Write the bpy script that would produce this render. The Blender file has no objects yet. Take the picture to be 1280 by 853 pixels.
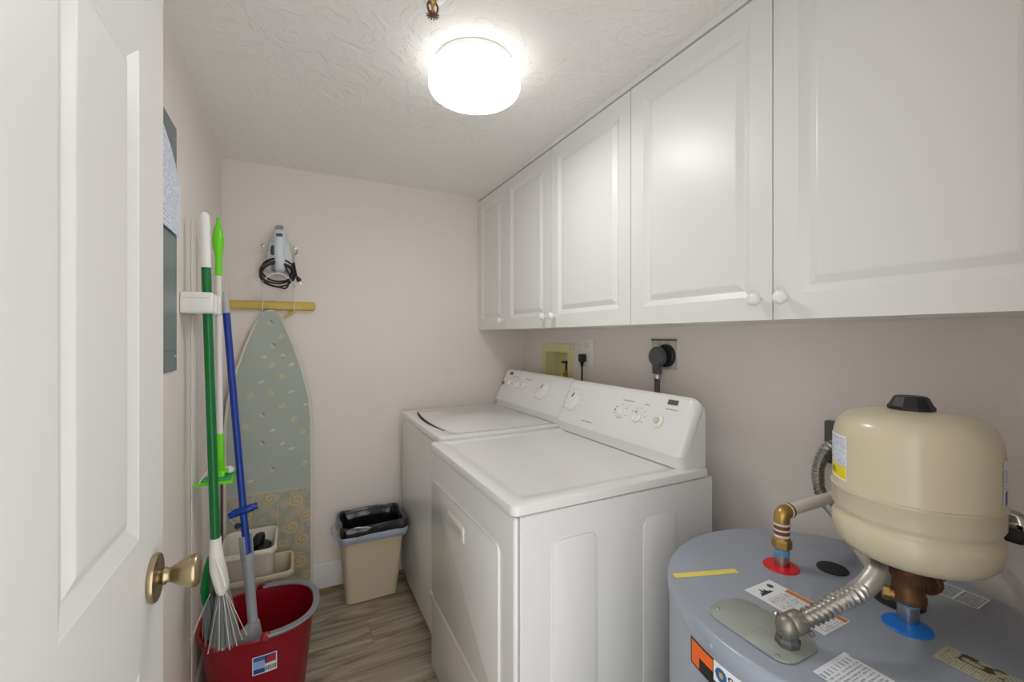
import bpy, bmesh, math, random
from mathutils import Matrix, Vector, noise
random.seed(7)
PI = math.pi
S = bpy.context.scene
COL = S.collection

# ------------------------------------------------------------------ camera
FPX, HOR, YAW, EYE = 535.0, 421.0, math.atan(270.0/535.0), 1.37
cd = bpy.data.cameras.new('camera'); cam = bpy.data.objects.new('camera', cd); COL.objects.link(cam)
cd.sensor_fit = 'HORIZONTAL'; cd.sensor_width = 36.0; cd.lens = FPX/1280.0*36.0
cd.shift_y = (HOR-426.5)/1280.0
cd.clip_start = 0.01
cam.location = (0, 0, EYE); cam.rotation_euler = (PI/2, 0, -YAW)
S.camera = cam

# ------------------------------------------------------------------ world (soft light of the hall, through the doorway) and exposure
W = bpy.data.worlds.new('world'); S.world = W; W.use_nodes = True
bg = W.node_tree.nodes['Background']; bg.inputs[0].default_value = (1.0, 0.995, 0.985, 1); bg.inputs[1].default_value = 1.1
LAMP, LAMP_SIDE = 11.5, 1.15
S.view_settings.view_transform = 'Standard'
try: S.view_settings.look = 'None'
except Exception: pass
S.view_settings.gamma = 1.0; S.view_settings.use_curve_mapping = False
S.view_settings.exposure = 1.08
S.cycles.diffuse_bounces = 8; S.cycles.max_bounces = 14

# ------------------------------------------------------------------ helpers
def lin(c):
    return tuple(((x/12.92) if x <= .04045 else ((x+.055)/1.055)**2.4) for x in c)
def rgb(r, g, b): return lin((r/255., g/255., b/255.))
MATS = {}
def mat(name, col, rough=.5, metal=0., bump=0., bscale=60., spec=.5, vary=0., vscale=6., coat=0., emit=0., detail=3., distort=0., trans=0.):
    if name in MATS: return MATS[name]
    m = bpy.data.materials.new(name); MATS[name] = m; m.use_nodes = True
    nt = m.node_tree; b = nt.nodes['Principled BSDF']
    b.inputs['Base Color'].default_value = (*col, 1); b.inputs['Roughness'].default_value = rough
    b.inputs['Metallic'].default_value = metal; b.inputs['Specular IOR Level'].default_value = spec
    b.inputs['Coat Weight'].default_value = coat; b.inputs['Coat Roughness'].default_value = .08
    if trans: b.inputs['Transmission Weight'].default_value = trans
    if emit:
        b.inputs['Emission Color'].default_value = (*col, 1); b.inputs['Emission Strength'].default_value = emit
    tc = nt.nodes.new('ShaderNodeTexCoord')
    if bump:
        n = nt.nodes.new('ShaderNodeTexNoise'); n.inputs['Scale'].default_value = bscale; n.inputs['Detail'].default_value = detail
        n.inputs['Distortion'].default_value = distort
        bp = nt.nodes.new('ShaderNodeBump'); bp.inputs['Strength'].default_value = bump; bp.inputs['Distance'].default_value = .002
        nt.links.new(tc.outputs['Object'], n.inputs['Vector']); nt.links.new(n.outputs['Fac'], bp.inputs['Height'])
        nt.links.new(bp.outputs['Normal'], b.inputs['Normal'])
    if vary:
        n = nt.nodes.new('ShaderNodeTexNoise'); n.inputs['Scale'].default_value = vscale; n.inputs['Detail'].default_value = 4
        r = nt.nodes.new('ShaderNodeValToRGB')
        r.color_ramp.elements[0].position = .3; r.color_ramp.elements[1].position = .7
        r.color_ramp.elements[0].color = (*[c*(1-vary) for c in col], 1); r.color_ramp.elements[1].color = (*[min(1, c*(1+vary)) for c in col], 1)
        nt.links.new(tc.outputs['Object'], n.inputs['Vector']); nt.links.new(n.outputs['Fac'], r.inputs['Fac'])
        nt.links.new(r.outputs['Color'], b.inputs['Base Color'])
    return m
def print_mat(name, rough=.5, bump=0., bscale=200.):
    m = mat(name, (1, 1, 1), rough, bump=bump, bscale=bscale)
    nt = m.node_tree; a = nt.nodes.new('ShaderNodeVertexColor'); a.layer_name = 'ink'
    nt.links.new(a.outputs['Color'], nt.nodes['Principled BSDF'].inputs['Base Color'])
    return m

WPOS = {}
def finish(name, me, m, parent=None, smooth=40, origin=None):
    """Link a mesh built in world coordinates as one object whose origin sits at its base."""
    n = len(me.vertices)
    xs = [v.co.x for v in me.vertices]; ys = [v.co.y for v in me.vertices]; zs = [v.co.z for v in me.vertices]
    p = Vector(origin) if origin else Vector(((min(xs)+max(xs))/2, (min(ys)+max(ys))/2, min(zs)))
    me.transform(Matrix.Translation(-p))
    if m: me.materials.append(m)
    if smooth:
        me.polygons.foreach_set('use_smooth', [True]*len(me.polygons))
        me.set_sharp_from_angle(angle=math.radians(smooth))
    o = bpy.data.objects.new(name, me); COL.objects.link(o); o.location = p
    WPOS[o.name] = p
    if parent:
        o.parent = parent; o.matrix_parent_inverse = Matrix.Translation(-WPOS[parent.name])
    return o
def obj(name, bm, m, parent=None, smooth=40, origin=None):
    bmesh.ops.recalc_face_normals(bm, faces=bm.faces)
    me = bpy.data.meshes.new(name); bm.to_mesh(me); bm.free()
    return finish(name, me, m, parent, smooth, origin)
def tag(o, label, cat, group=None):
    o['label'] = label; o['category'] = cat
    if group: o['group'] = group
    return o
def thing(name, loc, label, cat, group=None):
    o = bpy.data.objects.new(name, None); COL.objects.link(o); o.location = loc; o.empty_display_size = .05
    WPOS[o.name] = Vector(loc)
    return tag(o, label, cat, group)
def struct(o, label=None):
    o['kind'] = 'structure'
    if label: o['label'] = label
    return o
def NB(): return bmesh.new()
def merge(dst, src):
    me = bpy.data.meshes.new('t'); src.to_mesh(me); src.free(); dst.from_mesh(me); bpy.data.meshes.remove(me)
def box(bm, x0, x1, y0, y1, z0, z1, bev=0., seg=2, M=None):
    t = bmesh.new(); bmesh.ops.create_cube(t, size=1)
    for v in t.verts:
        v.co = Vector((x0+(v.co.x+.5)*(x1-x0), y0+(v.co.y+.5)*(y1-y0), z0+(v.co.z+.5)*(z1-z0)))
    if bev: bmesh.ops.bevel(t, geom=t.edges[:], offset=bev, segments=seg, affect='EDGES', profile=.5)
    if M: bmesh.ops.transform(t, matrix=M, verts=t.verts)
    merge(bm, t); return bm
def frame_to(p, d):
    d = Vector(d).normalized(); return Matrix.Translation(p) @ d.to_track_quat('Z', 'Y').to_matrix().to_4x4()
def lathe(bm, prof, M=None, seg=32, cap=True):
    rings = []
    for r, z in prof:
        rings.append([bm.verts.new((r*math.cos(2*PI*k/seg), r*math.sin(2*PI*k/seg), z)) for k in range(seg)])
    vs = [v for R in rings for v in R]
    for a, b in zip(rings, rings[1:]):
        for k in range(seg): bm.faces.new((a[k], a[(k+1) % seg], b[(k+1) % seg], b[k]))
    if cap:
        bm.faces.new(rings[0]); bm.faces.new(rings[-1])
    if M: bmesh.ops.transform(bm, matrix=M, verts=vs)
    return bm
def cyl(bm, p, d, r, length, seg=20, bev=0.):
    pr = [(r-bev, 0), (r, bev), (r, length-bev), (r-bev, length)] if bev else [(r, 0), (r, length)]
    return lathe(bm, pr, frame_to(p, d), seg)
def loft(bm, rings, cap0=True, cap1=True):
    R = [[bm.verts.new(p) for p in r] for r in rings]; n = len(R[0])
    for a, b in zip(R, R[1:]):
        for k in range(n): bm.faces.new((a[k], a[(k+1) % n], b[(k+1) % n], b[k]))
    if cap0: bm.faces.new(R[0])
    if cap1: bm.faces.new(R[-1])
    return bm
def spline(pts, n=8, closed=False):
    P = [Vector(p) for p in pts]; out = []
    L = len(P)
    for i in range(L if closed else L-1):
        a = P[(i-1) % L] if (closed or i > 0) else P[0]*2-P[1]
        b = P[i]; c = P[(i+1) % L]
        d = P[(i+2) % L] if (closed or i+2 < L) else P[-1]*2-P[-2]
        for k in range(n):
            t = k/n
            out.append(.5*((2*b)+(c-a)*t+(2*a-5*b+4*c-d)*t*t+(3*b-a-3*c+d)*t**3))
    if not closed: out.append(P[-1])
    return out
def tube(bm, pts, r, seg=10, closed=False):
    P = [Vector(p) for p in pts]; n = len(P); rings = []; prev = None
    for i in range(n):
        if closed: t = P[(i+1) % n]-P[i-1]
        else: t = P[min(i+1, n-1)]-P[max(i-1, 0)]
        t.normalize()
        if prev is None:
            u = t.cross(Vector((0, 0, 1)))
            if u.length < .05: u = t.cross(Vector((0, 1, 0)))
        else: u = prev-t*prev.dot(t)
        u.normalize(); prev = u; w = t.cross(u)
        rr = r[i] if isinstance(r, (list, tuple)) else r
        rings.append([P[i]+u*(rr*math.cos(2*PI*k/seg))+w*(rr*math.sin(2*PI*k/seg)) for k in range(seg)])
    if closed: rings.append(rings[0]); return loft(bm, rings, False, False)
    return loft(bm, rings)
def resample(pts, step):
    P = [Vector(p) for p in pts]; out = [P[0]]; acc = 0.
    for a, b in zip(P, P[1:]):
        L = (b-a).length; d = step-acc
        while d <= L: out.append(a+(b-a)*(d/L)); d += step
        acc = (acc+L) % step
    return out
def corrugated(bm, pts, r, pitch=.0065, depth=.0022, seg=14):
    P = resample(pts, pitch/4); rr = [r-depth*(0, .5, 1, .5)[i % 4] for i in range(len(P))]
    return tube(bm, P, rr, seg)
def prism(bm, outline, M, h, bev=0.):
    """Outline in local xy, thickness h along local z; M places it."""
    t = bmesh.new()
    lo = [t.verts.new((x, y, 0)) for x, y in outline]; hi = [t.verts.new((x, y, h)) for x, y in outline]
    n = len(lo)
    t.faces.new(lo[::-1]); top = t.faces.new(hi)
    for k in range(n): t.faces.new((lo[k], lo[(k+1) % n], hi[(k+1) % n], hi[k]))
    if bev: bmesh.ops.bevel(t, geom=list(top.edges), offset=bev, segments=2, affect='EDGES', profile=.5)
    bmesh.ops.transform(t, matrix=M, verts=t.verts); merge(bm, t); return bm
def rrect(x0, x1, y0, y1, r, n=5):
    out = []
    for cx, cy, a in ((x1-r, y1-r, 0), (x0+r, y1-r, 90), (x0+r, y0+r, 180), (x1-r, y0+r, 270)):
        for k in range(n+1):
            t = math.radians(a+90*k/n); out.append((cx+r*math.cos(t), cy+r*math.sin(t)))
    return out
def basis(o, ex, ey, ez):
    M = Matrix.Identity(4)
    for i in range(3): M[i][0] = ex[i]; M[i][1] = ey[i]; M[i][2] = ez[i]; M[i][3] = o[i]
    return M
def printed(name, m, nu, nv, pos, ink, parent=None):
    """Sheet of nu x nv cells; pos(s,t) gives the place, ink(s,t) the printed colour (sRGB 0-255)."""
    vs = [pos(i/nu, j/nv) for j in range(nv+1) for i in range(nu+1)]
    fs = [(j*(nu+1)+i, j*(nu+1)+i+1, (j+1)*(nu+1)+i+1, (j+1)*(nu+1)+i) for j in range(nv) for i in range(nu)]
    me = bpy.data.meshes.new(name); me.from_pydata([tuple(v) for v in vs], [], fs)
    ca = me.color_attributes.new('ink', 'FLOAT_COLOR', 'CORNER'); buf = []
    for j in range(nv):
        for i in range(nu):
            c = rgb(*ink((i+.5)/nu, (j+.5)/nv)); buf += [*c, 1.]*4
    ca.data.foreach_set('color', buf)
    return finish(name, me, m, parent, 0)
def ringed(bm, y0, y1, z0, z1, prof, P):
    """Nested rectangles (inset, depth) filled in the middle: a routed panel. P(y,z,d) places a point."""
    R = []
    for ins, d in prof:
        R.append([bm.verts.new(P(y, z, d)) for y, z in ((y0+ins, z0+ins), (y1-ins, z0+ins), (y1-ins, z1-ins), (y0+ins, z1-ins))])
    for a, b in zip(R, R[1:]):
        for k in range(4): bm.faces.new((a[k], a[(k+1) % 4], b[(k+1) % 4], b[k]))
    bm.faces.new(R[-1]); return bm
def holed_slab(bm, y0, y1, z0, z1, holes, P, thick, back=True):
    """Slab front face cut by rectangular holes, with edges and back."""
    ys = sorted({y0, y1, *[h[0] for h in holes], *[h[1] for h in holes]}); zs = sorted({z0, z1, *[h[2] for h in holes], *[h[3] for h in holes]})
    V = {(y, z): bm.verts.new(P(y, z, 0)) for y in ys for z in zs}
    for ya, yb in zip(ys, ys[1:]):
        for za, zb in zip(zs, zs[1:]):
            cy, cz = (ya+yb)/2, (za+zb)/2
            if any(h[0] < cy < h[1] and h[2] < cz < h[3] for h in holes): continue
            bm.faces.new((V[ya, za], V[yb, za], V[yb, zb], V[ya, zb]))
    B = [bm.verts.new(P(y, z, thick)) for y, z in ((y0, z0), (y1, z0), (y1, z1), (y0, z1))]
    if back: bm.faces.new(B)
    per = [[V[y, z0] for y in ys], [V[y1, z] for z in zs], [V[y, z1] for y in ys[::-1]], [V[y0, z] for z in zs[::-1]]]
    for k in range(4): bm.faces.new([*per[k], B[(k+1) % 4], B[k]])
    return bm

# ------------------------------------------------------------------ materials
XL, XR, YB, YF, ZC = -.325, 1.365, 2.52, .12, 2.25
M_wall = mat('wall_paint', rgb(231, 224, 219), .72, bump=.35, bscale=75., detail=4)
M_base = mat('trim_paint', rgb(232, 232, 232), .45)
M_white = mat('door_paint', rgb(228, 227, 225), .42, bump=.04, bscale=30)
M_cab = mat('cabinet_foil', rgb(228, 228, 227), .34)
M_enam = mat('white_enamel', rgb(230, 230, 229), .22, coat=.3)
M_plast = mat('white_plastic', rgb(235, 235, 232), .35)
M_dark = mat('dark_gap', rgb(35, 33, 32), .8)
M_black = mat('black_plastic', rgb(28, 28, 30), .45)
M_grey = mat('grey_plastic', rgb(150, 153, 158), .45)
M_dgrey = mat('charcoal_plastic', rgb(84, 86, 94), .5)
M_brass = mat('antique_brass', rgb(176, 160, 128), .3, metal=1., vary=.12, vscale=30)
M_bronze = mat('aged_bronze', rgb(122, 88, 62), .5, metal=.75, vary=.3, vscale=40)
M_gold = mat('yellow_brass', rgb(186, 150, 88), .38, metal=.8)
M_steel = mat('steel', rgb(190, 188, 184), .28, metal=1.)
M_galv = mat('galvanised', rgb(168, 174, 168), .5, metal=.55, vary=.1, vscale=18)
M_wire = mat('white_wire', rgb(228, 228, 226), .4)
M_green = mat('green_handle', rgb(0, 112, 50), .3)
M_lime = mat('lime_plastic', rgb(108, 214, 28), .3)
M_blue = mat('blue_handle', rgb(10, 54, 150), .3)
M_red = mat('red_plastic', rgb(136, 8, 28), .3)
M_heat = mat('grey_blue_enamel', rgb(150, 158, 170), .3, coat=.2)
M_beige = mat('beige_enamel', rgb(208, 199, 170), .28, coat=.25)
M_print = print_mat('printed_paper', .55)
M_fabric = print_mat('printed_cotton', .85, bump=.5, bscale=600.)

# ceiling: knocked-down plaster
M_ceil = mat('ceiling_plaster', rgb(238, 237, 234), .8)
nt = M_ceil.node_tree; B_ = nt.nodes['Principled BSDF']; tc = nt.nodes.new('ShaderNodeTexCoord')
n1 = nt.nodes.new('ShaderNodeTexNoise'); n1.inputs['Scale'].default_value = 9; n1.inputs['Detail'].default_value = 6; n1.inputs['Distortion'].default_value = 2.4
n2 = nt.nodes.new('ShaderNodeTexNoise'); n2.inputs['Scale'].default_value = 60; n2.inputs['Detail'].default_value = 3
rp = nt.nodes.new('ShaderNodeValToRGB'); rp.color_ramp.elements[0].position = .46; rp.color_ramp.elements[1].position = .56
mx = nt.nodes.new('ShaderNodeMath'); mx.operation = 'MULTIPLY_ADD'; mx.inputs[1].default_value = .35
bp = nt.nodes.new('ShaderNodeBump'); bp.inputs['Strength'].default_value = .6; bp.inputs['Distance'].default_value = .0026
for n in (n1, n2): nt.links.new(tc.outputs['Object'], n.inputs['Vector'])
nt.links.new(n1.outputs['Fac'], rp.inputs['Fac']); nt.links.new(n2.outputs['Fac'], mx.inputs[0]); nt.links.new(rp.outputs['Color'], mx.inputs[2])
nt.links.new(mx.outputs[0], bp.inputs['Height']); nt.links.new(bp.outputs['Normal'], B_.inputs['Normal'])

# floor planks: grey-brown wood-look
M_plank = mat('wood_look_plank', rgb(150, 140, 125), .42)
nt = M_plank.node_tree; B_ = nt.nodes['Principled BSDF']; tc = nt.nodes.new('ShaderNodeTexCoord'); oi = nt.nodes.new('ShaderNodeObjectInfo')
mp = nt.nodes.new('ShaderNodeMapping'); mp.inputs['Scale'].default_value = (1.3, 14, 1)
ad = nt.nodes.new('ShaderNodeVectorMath'); ad.operation = 'ADD'
sc = nt.nodes.new('ShaderNodeVectorMath'); sc.operation = 'SCALE'; sc.inputs[0].default_value = (7, 13, 3)
nt.links.new(oi.outputs['Random'], sc.inputs['Scale']); nt.links.new(tc.outputs['Object'], ad.inputs[0]); nt.links.new(sc.outputs['Vector'], ad.inputs[1])
nt.links.new(ad.outputs['Vector'], mp.inputs['Vector'])
ng = nt.nodes.new('ShaderNodeTexNoise'); ng.inputs['Scale'].default_value = 2.2; ng.inputs['Detail'].default_value = 7; ng.inputs['Distortion'].default_value = .9
nt.links.new(mp.outputs['Vector'], ng.inputs['Vector'])
cr = nt.nodes.new('ShaderNodeValToRGB'); e = cr.color_ramp.elements
e[0].position = .28; e[0].color = (*rgb(104, 92, 78), 1); e[1].position = .72; e[1].color = (*rgb(186, 176, 160), 1)
x = cr.color_ramp.elements.new(.45); x.color = (*rgb(148, 136, 119), 1); x = cr.color_ramp.elements.new(.58); x.color = (*rgb(166, 155, 138), 1)
nt.links.new(ng.outputs['Fac'], cr.inputs['Fac']); nt.links.new(cr.outputs['Color'], B_.inputs['Base Color'])
bp = nt.nodes.new('ShaderNodeBump'); bp.inputs['Strength'].default_value = .15; bp.inputs['Distance'].default_value = .002
nt.links.new(ng.outputs['Fac'], bp.inputs['Height']); nt.links.new(bp.outputs['Normal'], B_.inputs['Normal'])
M_grout = mat('grout', rgb(124, 114, 101), .85)

# ------------------------------------------------------------------ the room
fl = struct(obj('floor', box(NB(), XL-.1, XR+.1, -.02, YB+.1, -.08, -.003), M_grout))
rows = [1.815+.17*k for k in range(-11, 5)]
for i, y0 in enumerate(rows):
    y1 = min(y0+.17, YB); y0 = max(y0, 0.)
    if y1-y0 < .02: continue
    cut = .31-.3*((i-12) % 3) if i != 12 else .31
    cuts = [XL, cut if XL+.1 < cut < XR-.1 else .55+.13*(i % 4), XR]
    for xa, xb in zip(cuts, cuts[1:]):
        obj('plank', box(NB(), xa+.001, xb-.001, y0+.001, y1-.001, -.01, 0, .0012, 1), M_plank, fl, 30)
struct(obj('ceiling', box(NB(), XL-.1, XR+.1, -.02, YB+.1, ZC, ZC+.08), M_ceil))
struct(obj('wall_left', box(NB(), XL-.1, XL, -.02, YB, -.02, ZC), M_wall))
struct(obj('wall_back', box(NB(), XL-.1, XR+.1, YB, YB+.1, -.02, ZC), M_wall))
bm = NB()   # right wall with the recess of the washer supply box
HY0, HY1, HZ0, HZ1 = 1.995, 2.235, 1.12, 1.285
holed_slab(bm, -.02, YB, -.02, ZC, [(HY0, HY1, HZ0, HZ1)], lambda y, z, d: (XR+d, y, z), .14)
struct(obj('wall_right', bm, M_wall, smooth=0))
bm = NB()   # front wall around the doorway
box(bm, XL, -.225, 0., YF, -.02, ZC); box(bm, .575, XR, 0., YF, -.02, ZC); box(bm, -.225, .575, 0., YF, 2.0, ZC)
struct(obj('wall_front', bm, M_wall, smooth=0))
def baseboard(name, x0, x1, y0, y1):
    struct(obj(name, box(NB(), x0, x1, y0, y1, .018, .157, .004, 2), M_base))
baseboard('baseboard_back', XL+.0152, XR-.0152, YB-.015, YB-.0002)
baseboard('baseboard_left', XL+.0002, XL+.015, .14, YB-.0002)
baseboard('baseboard_right', XR-.015, XR-.0002, .14, YB-.0002)
struct(obj('trim_1', box(NB(), XL, XR, YB-.012, YB-.0005, 0., .0175), mat('raw_wood_shoe', rgb(150, 118, 74), .7, vary=.3, vscale=25)))

# door, standing open along the left wall
DX = -.21
bm = NB(); D0, D1, DH = .155, .955, 1.98
PAN = [(.579, .825, 1.065, 1.80), (.240, .485, 1.065, 1.80), (.579, .825, .22, .865), (.240, .485, .22, .865)]
holed_slab(bm, D0, D1, .012, DH, PAN, lambda y, z, d: (DX-d, y, z), .036)
door = struct(obj('door_1', bm, M_white, smooth=0), 'white panelled door standing open beside the broom wall')
for h in PAN:
    obj('panel', ringed(NB(), *h, [(0, 0), (.002, .001), (.026, .0075), (.029, .0078), (.044, .002), (.048, .0015)], lambda y, z, d: (DX-d, y, z)), M_white, door, 0)
bm = NB(); KY, KZ = .889, .975
F = frame_to((DX+.0005, KY, KZ), (1, 0, 0))
lathe(bm, [(.012, .006), (.0115, .013), (.0135, .0145), (.0135, .018), (.011, .021), (.0125, .026), (.0185, .036), (.0235, .046), (.0265, .055), (.0262, .060), (.0225, .0635), (.010, .0648)], F, 40)
knob = obj('door_knob', bm, M_brass, door, 60)
rs = obj('rosette', lathe(NB(), [(.0365, 0), (.0385, .004), (.037, .008), (.03, .0095), (.028, .0085), (.012, .0085)], F, 40), M_brass, knob, 50); rs['label'] = 'round brass backplate'
for z in (.3, 1.0, 1.7):
    obj('hinge', cyl(NB(), (DX+.004, D0-.004, z), (0, 0, 1), .006, .09, 12), M_gold, door)

# ------------------------------------------------------------------ ceiling lamp and sprinkler
LX, LY = .515, 1.288
t = thing('ceiling_lamp', (LX, LY, ZC-.098), 'round drum flush-mount lamp glowing white on the ceiling', 'lamp')
F = Matrix.Translation((LX, LY, 0))
obj('base', lathe(NB(), [(.124, ZC-.0005), (.128, ZC-.004), (.128, ZC-.025), (.118, ZC-.0255)], F, 48), M_plast, t)
M_side = mat('lit_opal_side', (1., .988, .97), .4, emit=LAMP_SIDE); M_glow = mat('lit_opal_face', (1., .988, .97), .4, emit=LAMP)
obj('shade', lathe(NB(), [(.118, ZC-.024), (.138, ZC-.026), (.1455, ZC-.034), (.147, ZC-.05), (.147, ZC-.078), (.1425, ZC-.088), (.134, ZC-.0937)], F, 56), M_side, t, 60)
obj('diffuser', lathe(NB(), [(.1335, ZC-.0938), (.12, ZC-.0962), (.08, ZC-.098), (.02, ZC-.0985)], F, 56), M_glow, t, 60)
SX, SY = .314, 1.075
t = thing('fire_sprinkler', (SX, SY, ZC-.055), 'small brass fire sprinkler head hanging from the ceiling', 'sprinkler')
F = Matrix.Translation((SX, SY, 0))
obj('escutcheon', lathe(NB(), [(.036, ZC-.0003), (.034, ZC-.004), (.02, ZC-.008), (.012, ZC-.009)], F, 32), M_plast, t)
bm = NB(); lathe(bm, [(.010, ZC-.008), (.011, ZC-.02), (.008, ZC-.022), (.0035, ZC-.03), (.003, ZC-.05)], F, 16)
obj('nozzle', bm, M_gold, t)
for s in (-1, 1):
    obj('frame_arm', tube(NB(), spline([(SX+s*.008, SY, ZC-.018), (SX+s*.0135, SY, ZC-.03), (SX+s*.010, SY, ZC-.044), (SX, SY, ZC-.05)]), .0026, 8), M_bronze, t)
bm = NB(); lathe(bm, [(.006, ZC-.052), (.009, ZC-.0535), (.006, ZC-.055)], F, 18)
for k in range(12):
    a = 2*PI*k/12; box(bm, .006, .0165, -.0016, .0016, -.0008, .0008, M=Matrix.Translation((SX, SY, ZC-.0533)) @ Matrix.Rotation(a, 4, 'Z'))
obj('deflector', bm, M_bronze, t)

# ------------------------------------------------------------------ wall cabinets
CX, CZ0, CZ1 = 1.03, 1.411, 2.224
def cabinet(y0, y1, seams, knobs, label):
    t = thing('wall_cabinet', ((CX+XR)/2, (y0+y1)/2, CZ0), label, 'cabinet', 'white wall cabinets')
    obj('body', box(NB(), CX+.0195, XR-.001, y0+.0008, y1-.0008, CZ0+.0005, CZ1+.002), M_cab, t, 0)
    for a, b, ky in zip(seams, seams[1:], knobs):
        a += .0016; b -= .0016; ins = .058
        bm = NB(); hole = (a+ins, b-ins, CZ0+ins, CZ1-ins)
        holed_slab(bm, a, b, CZ0, CZ1-.004, [hole], lambda y, z, d: (CX+d, y, z), .018)
        d_ = obj('door', bm, M_cab, t, 0)
        obj('panel', ringed(NB(), *hole, [(0, 0), (.003, .002), (.018, .010), (.020, .010), (.036, .002), (.040, .001)], lambda y, z, d: (CX+d, y, z)), M_cab, d_, 0)
        obj('knob', lathe(NB(), [(.007, -.0005), (.0065, .012), (.009, .014), (.0145, .019), (.0165, .025), (.0155, .031), (.011, .035), (.004, .0365)], frame_to((CX, ky, 1.462), (-1, 0, 0)), 24), M_plast, d_, 60)
cabinet(2.119, YB-.003, [2.119, YB-.003], [2.15], 'narrow white single-door wall cabinet in the corner by the back wall')
cabinet(1.133, 2.119, [1.133, 1.6523, 2.119], [1.612, 1.690], 'white two-door wall cabinet above the washer and dryer')
cabinet(.147, 1.133, [.147, .6403, 1.133], [.608, .672], 'large white two-door wall cabinet above the water heater')
tag(obj('filler_strip', box(NB(), CX-.001, CX+.02, .147, YB-.003, CZ1+.0035, ZC-.0005), M_cab, smooth=0), 'long white filler strip between the wall cabinets and the ceiling', 'trim strip')

# ------------------------------------------------------------------ washer and dryer
CN = Vector((-.9008, 0, .4341)); CT = Vector((.4341, 0, .9008)); CA = Vector((1.083, 0, .992))   # slope of a console face
def console_pt(dx, y, s, out=0.): return Vector((CA.x+dx, y, CA.z))+CT*s+CN*out
def console(t, y0, y1, dx, z0):
    sx = lambda z: CA.x+(z-CA.z)*.4819
    prof = [(1.200, z0, 0, 0), (1.200, 1.13, 0, -.3), (1.197, 1.150, 0, -.7), (1.188, 1.163, 0, -1), (1.176, 1.166, .3, -1), (1.167, 1.161, .7, -.8), (sx(1.152), 1.152, .9, -.43), (sx(1.07), 1.07, .9, -.43), (sx(1.0), 1.0, .9, -.43), (1.0805, .9895, 1, -.2), (1.0795, .985, 1, 0), (1.0885, z0+.006, 1, 0), (1.0885, z0, 1, 0)]
    r = .034; ds = [r*(1-math.cos(math.radians(a))) for a in (0, 15, 30, 45, 60, 75, 90)]
    def ring(d, y):
        ins = r-math.sqrt(max(0, r*r-(r-d)**2)); return [(px+nx*ins+dx, y, max(z0, pz+nz*ins)) for px, pz, nx, nz in prof]
    R = [ring(d, y0+d) for d in ds]+[ring(d, y1-d) for d in ds[::-1]]
    return obj('console', loft(NB(), R), M_enam, t, 24)
def dial(par, name, dx, y, s, r, h, ang, bar=True, m=None):
    F = basis(console_pt(dx, y, s, .0003), Vector((0, -1, 0)), CT, CN)
    k = obj(name, lathe(NB(), [(r*1.05, 0), (r, h*.55), (r*.93, h*.62), (r*.5, h*.62)], F, 28), m or M_plast, par)
    if bar:
        bm = NB(); box(bm, -r*.95, r*.95, -r*.24, r*.24, h*.5, h*1.25, r*.08, 2, F @ Matrix.Rotation(math.radians(ang), 4, 'Z'))
        obj('grip', bm, M_plast, k)
        obj('pointer', box(NB(), r*.35, r*.9, -r*.1, r*.1, h*1.25, h*1.27, M=F @ Matrix.Rotation(math.radians(ang), 4, 'Z')), M_dgrey, k, 0)
    return k
def lettering(par, dx, items):
    bm = NB()
    for y, s, w, hh in items:
        F = basis(console_pt(dx, y, s, .0002), Vector((0, -1, 0)), CT, CN)
        n = max(2, int(w/.006)); x = -w/2
        while x < w/2:
            l = random.uniform(.002, .005); box(bm, x, min(x+l, w/2), -hh/2, hh/2, 0, .0003, M=F); x += l+random.uniform(.0012, .0025)
    obj('lettering', bm, mat('grey_ink', rgb(130, 132, 136), .6), par, 0)['kind'] = 'stuff'
def ticks(y, s, r, n, a0, a1):
    return [(y-r*math.cos(math.radians(a0+(a1-a0)*k/(n-1))), s+r*math.sin(math.radians(a0+(a1-a0)*k/(n-1))), .009, .0028) for k in range(n)]
def lid_slab(x0, x1, y0, y1, z0, z1, r, rim, dep):
    """Top panel: rounded corners, rolled edge and a faintly sunk field."""
    def ring(i, z, rr): return [(x, y, z) for x, y in rrect(x0+i, x1-i, y0+i, y1-i, rr, 6)]
    return loft(NB(), [ring(.004, z0, r-.004), ring(0, z0+.003, r), ring(0, z1-.010, r), ring(.003, z1-.003, r-.003), ring(.010, z1, r-.008), ring(rim, z1, r), ring(rim+.006, z1-dep, r), ring(rim+.03, z1-dep, r)])
def appliance_body(t, x0, x1, y0, y1, z1, seam):
    obj('cabinet', box(NB(), x0+seam, x1, y0+.002, y1, .035, z1, .003, 1), M_enam, t, 30)
    obj('front_panel', box(NB(), x0, x0+seam-.002, y0, y1, .045, z1+.001, .009, 3), M_enam, t, 30)
    for px in (x0+.06, x1-.06):
        for py in (y0+.06, y1-.06):
            obj('foot', lathe(NB(), [(.02, 0), (.022, .006), (.01, .01), (.009, .04)], Matrix.Translation((px, py, 0)), 16), M_black, t)
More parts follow.
